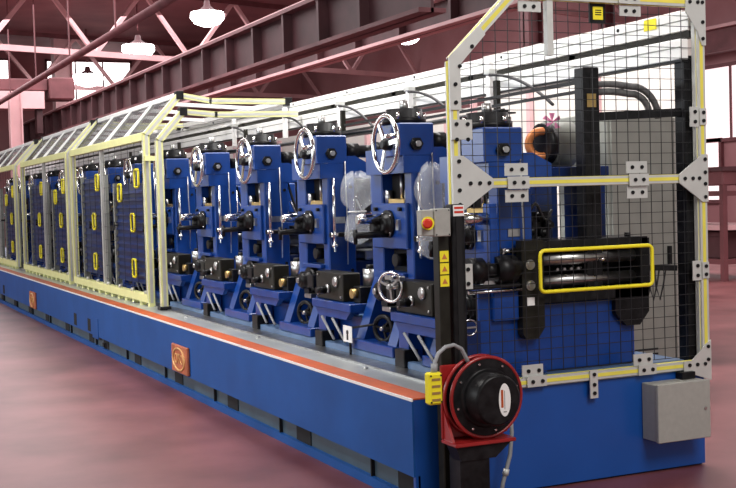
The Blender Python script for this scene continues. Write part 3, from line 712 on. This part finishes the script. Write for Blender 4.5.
f = MB().tube(pts, .0115, 8, True).build('yellow_surround', BYEL, t)
for y, z in ((.81, 1.30), (.81, 1.18)):
    MB().lathe((-.02, y, z), (-.005, y, z), [(0, 0), (0, .03), (.5, .03), (.5, .02), (1, .02), (1, 0)], 16).build('side_boss', STEEL, t)
MB().box(-.02, -.016, .785, .835, 1.06, 1.11).build('rating_label', WHITE, t)
for y in (.95, 1.6): MB().cyl((-.15, y, 1.43), (-.15, y, 1.455), .02, n=10).build('top_screw', BLACK, t)
t = thing('guide_pedestal', 'blue pedestal block under the entry guide behind the mesh', 'pedestal', (-.3, 1.1, .65))
MB().box(-.42, -.12, .90, 1.62, Zb, 1.055, .008).build('front_block', BLUE, t)
MB().box(-.105, -.085, .50, .90, Zb, 1.165, .006).build('side_block', BLUE, t)
MB().box(-.084, -.05, .58, .75, .98, 1.15, .006).build('bracket', BLUE, t)
t = thing('arbor_assembly', 'black arbor with steel collars left of the entry guide', 'arbor', (-.2, .6, 1.25))
MB().lathe((-.04, .36, 1.28), (-.04, .75, 1.28), [(0, 0), (0, .05), (.12, .05), (.12, .075), (.35, .075), (.35, .045), (.55, .045), (.55, .08), (.9, .08), (.9, .05), (1, .05), (1, 0)], 20).build('spindle', BLACK, t)
for y in (.42, .60, .70): MB().ring((-.04, y, 1.28), (0, 1, 0), .062, .012, 20, 8).build('collar', CHROME, t)
MB().box(-.08, -.01, .36, .74, 1.175, 1.20, .005).build('slide_bar', BLACK, t)
MB().box(-.06, -.02, .50, .58, 1.20, 1.22).build('slide_nut', STEEL, t)
MB().cyl((-.02, .40, 1.16), (-.02, .75, 1.16), .010, n=8).build('rod', CHROME, t)
t = thing('chrome_arbor', 'bright chrome cylinder behind the black column inside the cage', 'arbor', (-.3, .6, 1.55))
MB().cyl((-.06, .36, 1.575), (-.06, .55, 1.575), .036, n=20).build('shaft', CHROME, t)
MB().box(-.10, -.02, .55, .60, 1.25, 1.66, .005).build('bearing_plate', BLUE, t)
t = thing('round_gauge', 'small round wire ring fixed low behind the cage mesh', 'ring', (-.05, .40, .9))
MB().ring((-.05, .42, .96), (1, 0, 0), .045, .005, 20, 6).build('ring', CHROME, t)
MB().box(-.055, -.045, .38, .46, .955, .965).build('bar', STEEL, t)
MB().box(-.07, -.05, .36, .49, .66, .99).build('mount', DBLUE, t)
# motor behind end stand
t = thing('drive_motor_unit', 'grey round motor with a copper coloured coupling ring behind the end stand', 'motor', (-.6, 1.4, 2.0))
MB().lathe((-.6, 1.50, 2.02), (-.6, 1.30, 2.02), [(0, 0), (0, .13), (.1, .15), (.9, .15), (1, .12), (1, 0)], 26).build('body', CABG, t)
MB().lathe((-.55, 1.30, 2.02), (-.55, 1.24, 2.02), [(0, 0), (0, .13), (1, .13), (1, 0)], 26).build('coupling_disc', BLACK, t)
MB().ring((-.52, 1.23, 2.02), (.9, -.4, 0), .080, .026, 26, 10).build('coupling_ring', COPPER, t)
MB().box(-.85, -.35, 1.20, 1.62, 1.80, 1.87, .005).build('mounting_plate', DBLUE, t)
for y in (1.22, 1.58): MB().box(-.8, -.4, y, y+.04, 1.0, 1.80).build('leg', DBLUE, t)
t = thing('pink_ribbon', 'bright pink ribbon tied on top of the motor', 'ribbon', (-.5, 1.27, 2.15))
for a in (.2, 1.3, 2.4, 3.5, 4.7):
    MB().prism([(1.27, 2.15), (1.27+.07*math.cos(a), 2.16+.05*math.sin(a)), (1.27+.08*math.cos(a+.5), 2.16+.05*math.sin(a+.5))], 'x', -.47+.01*a, -.465+.01*a).build('loop', PINK, t)
t = thing('black_valve_cluster', 'tangle of black valves and fittings on the shaft right of the end stand', 'valves', (-.3, .95, 1.5))
for k in range(5):
    a = k*1.3; MB().lathe((-.25, 1.0+.07*math.cos(a), 1.52+.05*math.sin(a)), (-.2, 1.02+.07*math.cos(a), 1.52+.05*math.sin(a)), [(0, 0), (0, .03), (.6, .03), (.6, .018), (1, .018), (1, 0)], 12).build('fitting', BLACK, t)
MB().tube([(-.2, .93+.012*j, 1.60+.05*math.sin(j*.5)) for j in range(14)], .009, 6).build('hose', RUB, t)
MB().box(-.33, -.25, .9, 1.1, 1.43, 1.60).build('manifold', BLACK, t)
MB().cyl((-.29, 1.0, 1.42), (-.29, 1.0, Zb+.4), .02, n=10).build('stem', BLACK, t)

# grey cabinets behind
t = thing('tall_grey_cabinet', 'tall grey control cabinet standing behind the cage mesh', 'cabinet', (-2.2, 3.2, 0))
MB().box(-2.7, -2.0, 2.80, 3.45, 0, 2.34, .01).build('body', CABG, t)
d = MB().box(-2.0, -1.98, 2.83, 3.42, .08, 2.30, .004).build('door', CABG, t)
MB().box(-1.98, -1.95, 3.36, 3.39, 1.1, 1.25, .003).build('handle', BLACK, d)
for k in range(5): MB().box(-1.98, -1.976, 2.95, 3.25, .25+k*.04, .265+k*.04).build('vent_slot', HOLE, d)
t = thing('narrow_grey_cabinet', 'narrow darker grey cabinet right of the tall one behind the mesh', 'cabinet', (-2.2, 3.6, 0))
MB().box(-2.7, -2.05, 3.47, 3.80, 0, 2.34, .01).build('body', GREY, t)
MB().box(-2.05, -2.03, 3.49, 3.78, .08, 2.30, .004).build('door', GREY, t)
t = thing('black_shelf_bar', 'black bar shelf at guide height right of the entry guide', 'bar', (-.3, 1.9, 1.2))
MB().bar((-.25, 1.71, 1.23), (-.12, 1.95, 1.22), .04, .035).build('bar', BLACK, t)
for k in range(3): MB().tube([(-.2, 1.74+k*.05, 1.21), (-.2, 1.75+k*.05, 1.10), (-.19, 1.77+k*.05, 1.02), (-.19, 1.80+k*.05, 1.12), (-.18, 1.81+k*.05, 1.21)], .006, 6).build('cable', RUB, t)

# grey enclosure on the end panel
t = thing('grey_enclosure', 'grey steel enclosure box hung on the blue end panel at lower right', 'enclosure', (.1, 1.75, .2))
MB().box(.034, .165, 1.545, 1.925, .215, .555, .004).build('body', GREY, t)
d = MB().box(.168, .195, 1.54, 1.93, .21, .56, .004).build('door', GREY, t)
MB().cyl((.195, 1.89, .39), (.20, 1.89, .39), .010, n=10).build('lock', STEEL, d)
MB().box(.035, .10, 1.80, 1.90, .558, .60, .003).build('cable_gland', BLACK, t)

# cord reel
t = thing('cord_reel', 'red and black cord reel mounted on the end of the blue base', 'cord reel', (.2, .3, .38))
cx, cy, cz = .30, .315, .622
MB().box(.19, .205, .09, .50, .40, .80, .005).build('back_plate', RED, t)
MB().prism([(.19, .38), (.44, .38), (.44, .395), (.205, .52), (.19, .52)], 'y', .10, .48).build('foot_bracket', RED, t) if False else MB().box(.19, .36, .09, .46, .378, .398, .004).build('foot_bracket', RED, t)
MB().prism([(.205, .398), (.30, .398), (.205, .56)], 'y', .10, .115).build('side_rib', RED, t)
for x in (.225, .30):
    MB().lathe((x-.006, cy, cz), (x+.006, cy, cz), [(0, 0), (0, .215), (1, .215), (1, 0)], 44).build('flange', BLACK, t)
    MB().ring((x, cy, cz), (1, 0, 0), .216, .0105, 44, 8).build('flange_rim', RED, t)
MB().lathe((.23, cy, cz), (.295, cy, cz), [(0, .12), (1, .12)], 30).build('core', BLACK, t)
cd_ = MB()
for k in range(4): cd_.ring((.24+.014*k, cy, cz), (1, 0, 0), .165+.012*(k % 2), .010, 36, 6)
cd_.build('wound_cord', RUB, t)
d = MB().lathe((.305, cy, cz), (.43, cy, cz), [(0, .165), (.15, .155), (.15, .140), (.9, .138), (1, .125), (1, 0)], 44).build('drum_cover', BLACK, t)
for k in range(8):
    a = k*PI/4+.25; y, z = cy+.187*math.cos(a), cz+.187*math.sin(a)
    MB().lathe((.306, y, z), (.316, y, z), [(0, 0), (0, .008), (1, .006), (1, 0)], 8).build('rivet', CHROME, t)
n = 30
lb = MB().prism([(cy+.035+.036*math.cos(2*PI*k/n), cz+.088*math.sin(2*PI*k/n)) for k in range(n)], 'x', .4305, .432).build('oval_label', WHITE, d)
MB().box(.432, .4330, cy+.012, cy+.026, cz-.04, cz+.055).build('orange_print', ORANGE, lb)
MB().box(.432, .4328, cy+.032, cy+.036, cz-.05, cz+.05).build('grey_print', CABG, lb)
MB().box(.432, .4328, cy+.026, cy+.046, cz-.066, cz-.060).build('grey_print', CABG, lb)
t = thing('reel_stand', 'black pedestal bracket under the cord reel', 'stand', (.25, .22, 0))
MB().prism([(.10, .378), (.44, .378), (.34, .30), (.13, .30)], 'x', .23, .34).build('saddle', BLACK, t)
MB().box(.20, .33, .13, .31, .02, .32, .006).build('post', BLACK, t)
MB().box(.17, .40, .08, .38, 0, .02).build('base_plate', BLACK, t)
t = thing('connector_block', 'yellow multi-socket connector block hanging left of the cord reel', 'connector', (.3, 0, .6))
b = MB().box(.27, .33, -.045, .035, .615, .785, .010).build('body', BYEL, t)
for k in range(4): MB().box(.33, .333, -.03, .02, .635+k*.036, .648+k*.036).build('socket', GOLD, b)
for y in (-.035, .025):
    for z in (.63, .77): MB().cyl((.33, y, z), (.335, y, z), .005, n=8).build('screw', BLACK, b)
pts = [(.30, .0, .785), (.30, .005, .83), (.295, .03, .88), (.285, .08, .91), (.27, .14, .915), (.26, .19, .89), (.255, .22, .84), (.255, .24, .80)]
MB().tube(pts, .011, 8).build('cable', CONDUIT, t)
MB().cyl((.30, 0, .78), (.30, .003, .83), .018, n=12).build('strain_relief', CONDUIT, t)
# conduits
t = thing('conduit_pair', 'two grey flexible conduits dropping below the cord reel', 'conduit', (.12, .4, 0))
MB().tube([(.20, .37, .38), (.19, .36, .25), (.18, .355, .12), (.18, .355, .0)], .013, 8).build('conduit', CONDUIT, t)
MB().tube([(.14, .56, .46), (.14, .565, .38), (.14, .55, .25), (.14, .50, .10), (.14, .48, .0)], .012, 8).build('conduit', CONDUIT, t)
MB().cyl((.14, .525, .175), (.14, .515, .14), .018, n=12).build('coupling', ALU, t)

# ------------------------------------------------------------------ tunnel guards
YF = .315
def tunnel(name_label, xa, xm, xb, idx, rungs):
    t = thing('tunnel_guard', name_label, 'guard', ((xa+xb)/2, 1.1, HB+.01), 'yellow framed tunnel guards over the line')
    s = .07; zt, zc, yr = 2.88, 2.45, .70
    for x in (xa, xm, xb):
        profile((x, YF, .64), (x, YF, zc), s if x != xm else .05, 'post', t, PYEL if x != xm else ALU, ALU if x != xm else None, sub='aluminium_edge')
    MB().box(xb, xa, YF-.045, YF+.035, .64, .73, .006).build('bottom_rail', PYEL, t)
    f = MB(); x = xb+.1
    while x < xa: MB().box(x, x+.09, YF-.03, YF+.03, HB, .64).build('foot_block', PYEL, t); x += .36
    x = xb+.25
    while x < xa: MB().cyl((x, YF-.02, .73), (x, YF-.02, .765), .022, n=8).build('rail_bolt', ALU, t); x += .62
    MB().box(xb, xa, YF-.04, YF+.03, zc-.06, zc+.03, .005).build('eave_rail', PYEL, t)
    MB().box(xb, xa, yr-.03, yr+.03, zt-.03, zt+.03, .005).build('ridge_rail', WHITEB, t)
    for x in (xa, xb): profile((x, YF, zc), (x, yr, zt), s, 'sloped_rail', t, PYEL, ALU, up=(1, 0, 0), sub='aluminium_edge')
    for x in (xa, xb):
        profile((x, yr, zt), (x, 1.06, zt-.06), .06, 'cross_rail', t, PYEL, ALU, up=(1, 0, 0), sub='aluminium_edge')
        profile((x, 1.03, zt-.06), (x, 1.96, zt-.06), .06, 'cross_rail', t, PYEL, ALU, up=(1, 0, 0), sub='aluminium_edge')
    for k in range(1, rungs):
        x = xa+(xb-xa)*k/rungs
        MB().bar((x, YF, zc), (x, yr, zt), .045, .045, (1, 0, 0)).build('rung', WHITEB, t)
        MB().bar((x, yr, zt), (x, 1.96, zt-.06), .045, .045, (1, 0, 0)).build('roof_rung', WHITEB, t)
    for k in range(rungs):
        x0_ = xa+(xb-xa)*k/rungs; x1_ = xa+(xb-xa)*(k+1)/rungs; x0_ -= .04; x1_ += .04
        d = Vector((0, yr-YF, zt-zc)); 
        MB().add([(x0_, YF+.02, zc+.01), (x1_, YF+.02, zc+.01), (x1_, yr-.03, zt-.02), (x0_, yr-.03, zt-.02),
                  (x0_, YF+.03, zc), (x1_, YF+.03, zc), (x1_, yr-.02, zt-.03), (x0_, yr-.02, zt-.03)],
                 [(0, 1, 2, 3), (7, 6, 5, 4), (0, 4, 5, 1), (1, 5, 6, 2), (2, 6, 7, 3), (3, 7, 4, 0)]).build('roof_pane', PANE, t)
    for x in (xa, xb):
        for y, z in ((yr, zt), (1.96, zt-.06)): MB().box(x-.05, x+.05, y-.04, y+.04, z-.045, z+.045, .004).build('end_cap', BLACK, t)
    MB().box(xb, xa, 1.90, 1.96, zt-.09, zt-.03).build('rear_rail', WHITEB, t)
    # front mesh doors with pull handles
    m_ = MB()
    for a, b in ((xa-.06, xm+.04), (xm-.04, xb+.06)):
        x = b+.05
        while x < a: m_.box(x-.002, x+.002, YF-.002, YF+.002, .74, zc-.06); x += .32
        z = .80
        while z < zc-.06: m_.box(b, a, YF-.003, YF+.001, z-.002, z+.002); z += .16
    o = m_.build('wire_mesh', WIRE, t); o['kind'] = 'stuff'
    return t
tunnel('first yellow framed tunnel guard, nearest of the row beside the open stands', -6.86, -9.08, -10.95, 0, 4)
tunnel('second yellow framed tunnel guard in the middle of the row', -11.35, -13.3, -15.45, 1, 4)
tunnel('third yellow framed tunnel guard at the far left end', -16.3, -18.6, -21.0, 2, 4)
# separate lower end frame
t = thing('end_frame', 'free yellow end frame just right of the first tunnel guard', 'frame', (-6.35, 1.1, HB+.01))
profile((-6.32, YF, .64), (-6.32, YF, 2.36), .07, 'post', t, PYEL, ALU, sub='aluminium_edge')
profile((-6.32, YF, 2.36), (-6.32, .58, 2.66), .07, 'sloped_rail', t, PYEL, ALU, up=(1, 0, 0), sub='aluminium_edge')
profile((-6.32, .58, 2.66), (-6.32, .95, 2.63), .06, 'cross_rail', t, PYEL, ALU, up=(1, 0, 0), sub='aluminium_edge')
profile((-6.32, .92, 2.63), (-6.32, 1.86, 2.64), .06, 'cross_rail', t, PYEL, ALU, up=(1, 0, 0), sub='aluminium_edge')
MB().box(-6.37, -6.27, .54, .62, 2.62, 2.705, .004).build('end_cap', BLACK, t)
MB().box(-6.38, -6.26, YF-.06, YF+.06, HB+.004, .64, .004).build('foot', BLACK, t)
MB().bar((-6.32, YF, 2.18), (-6.86, YF, 2.20), .05, .05).build('tie_rail', PYEL, t)
# louvred cabinets and yellow handles behind the tunnel posts
def louvre(x0, x1, z0, z1, label, handles):
    y = .38
    t = thing('louvred_panel', label, 'panel', ((x0+x1)/2, y, HB+.05), 'dark blue louvred panels behind the tunnel guards')
    MB().box(x1, x0, y+.03, y+.06, z0, z1).build('back_sheet', DBLUE, t)
    for x in (x0, x1): MB().box(x-.025, x+.025, y-.01, y+.06, HB, z1+.02).build('frame_stile', CABG, t)
    z = z0+.05
    while z < z1-.02:
        MB().add([(x1+.03, y, z-.035), (x0-.03, y, z-.035), (x0-.03, y+.03, z), (x1+.03, y+.03, z), (x1+.03, y+.004, z-.041), (x0-.03, y+.004, z-.041)],
                 [(0, 1, 2, 3), (0, 4, 5, 1), (4, 3, 2, 5), (0, 3, 4), (1, 5, 2)]).build('slat', DBLUE, t); z += .085
    for hx, hz in handles:
        pts = []; a, b, r = .085, .10, .03
        for cx_, cz_, a0 in ((hx+a-r, hz+b-r, 0), (hx-a+r, hz+b-r, PI/2), (hx-a+r, hz-b+r, PI), (hx+a-r, hz-b+r, 3*PI/2)):
            for j in range(3): an = a0+j*PI/4; pts.append((cx_+r*math.cos(an)*1.0, y-.035, cz_+r*math.sin(an)))
        h = MB().tube(pts, .014, 6, True).build('pull_handle', BYEL, t)
        for q in (.07, -.07): MB().cyl((hx, y-.03, hz+q), (hx, y+.005, hz+q), .012, n=6).build('handle_stud', BLACK, h)
ords = ['behind the near bay of the first tunnel guard', 'behind the far bay of the first tunnel guard', 'behind the near bay of the second tunnel guard', 'behind the far bay of the second tunnel guard', 'in the near bay of the third tunnel guard', 'in the far bay of the third tunnel guard']
bays = [(-7.25, -8.75), (-9.35, -10.7), (-11.7, -13.0), (-13.6, -15.1), (-16.7, -18.2), (-18.9, -20.6)]
for i, (a, b) in enumerate(bays):
    mid = (a+b)/2
    hs = [(a-.20, 2.0), (a-.45, 1.50), (a-.45, .98), (b+.45, 1.85)][:4 if i % 2 == 0 else 3]
    louvre(a, b, .80, 1.95+.12*(i % 2), 'dark louvred panel with yellow handles ' + ords[i], hs)
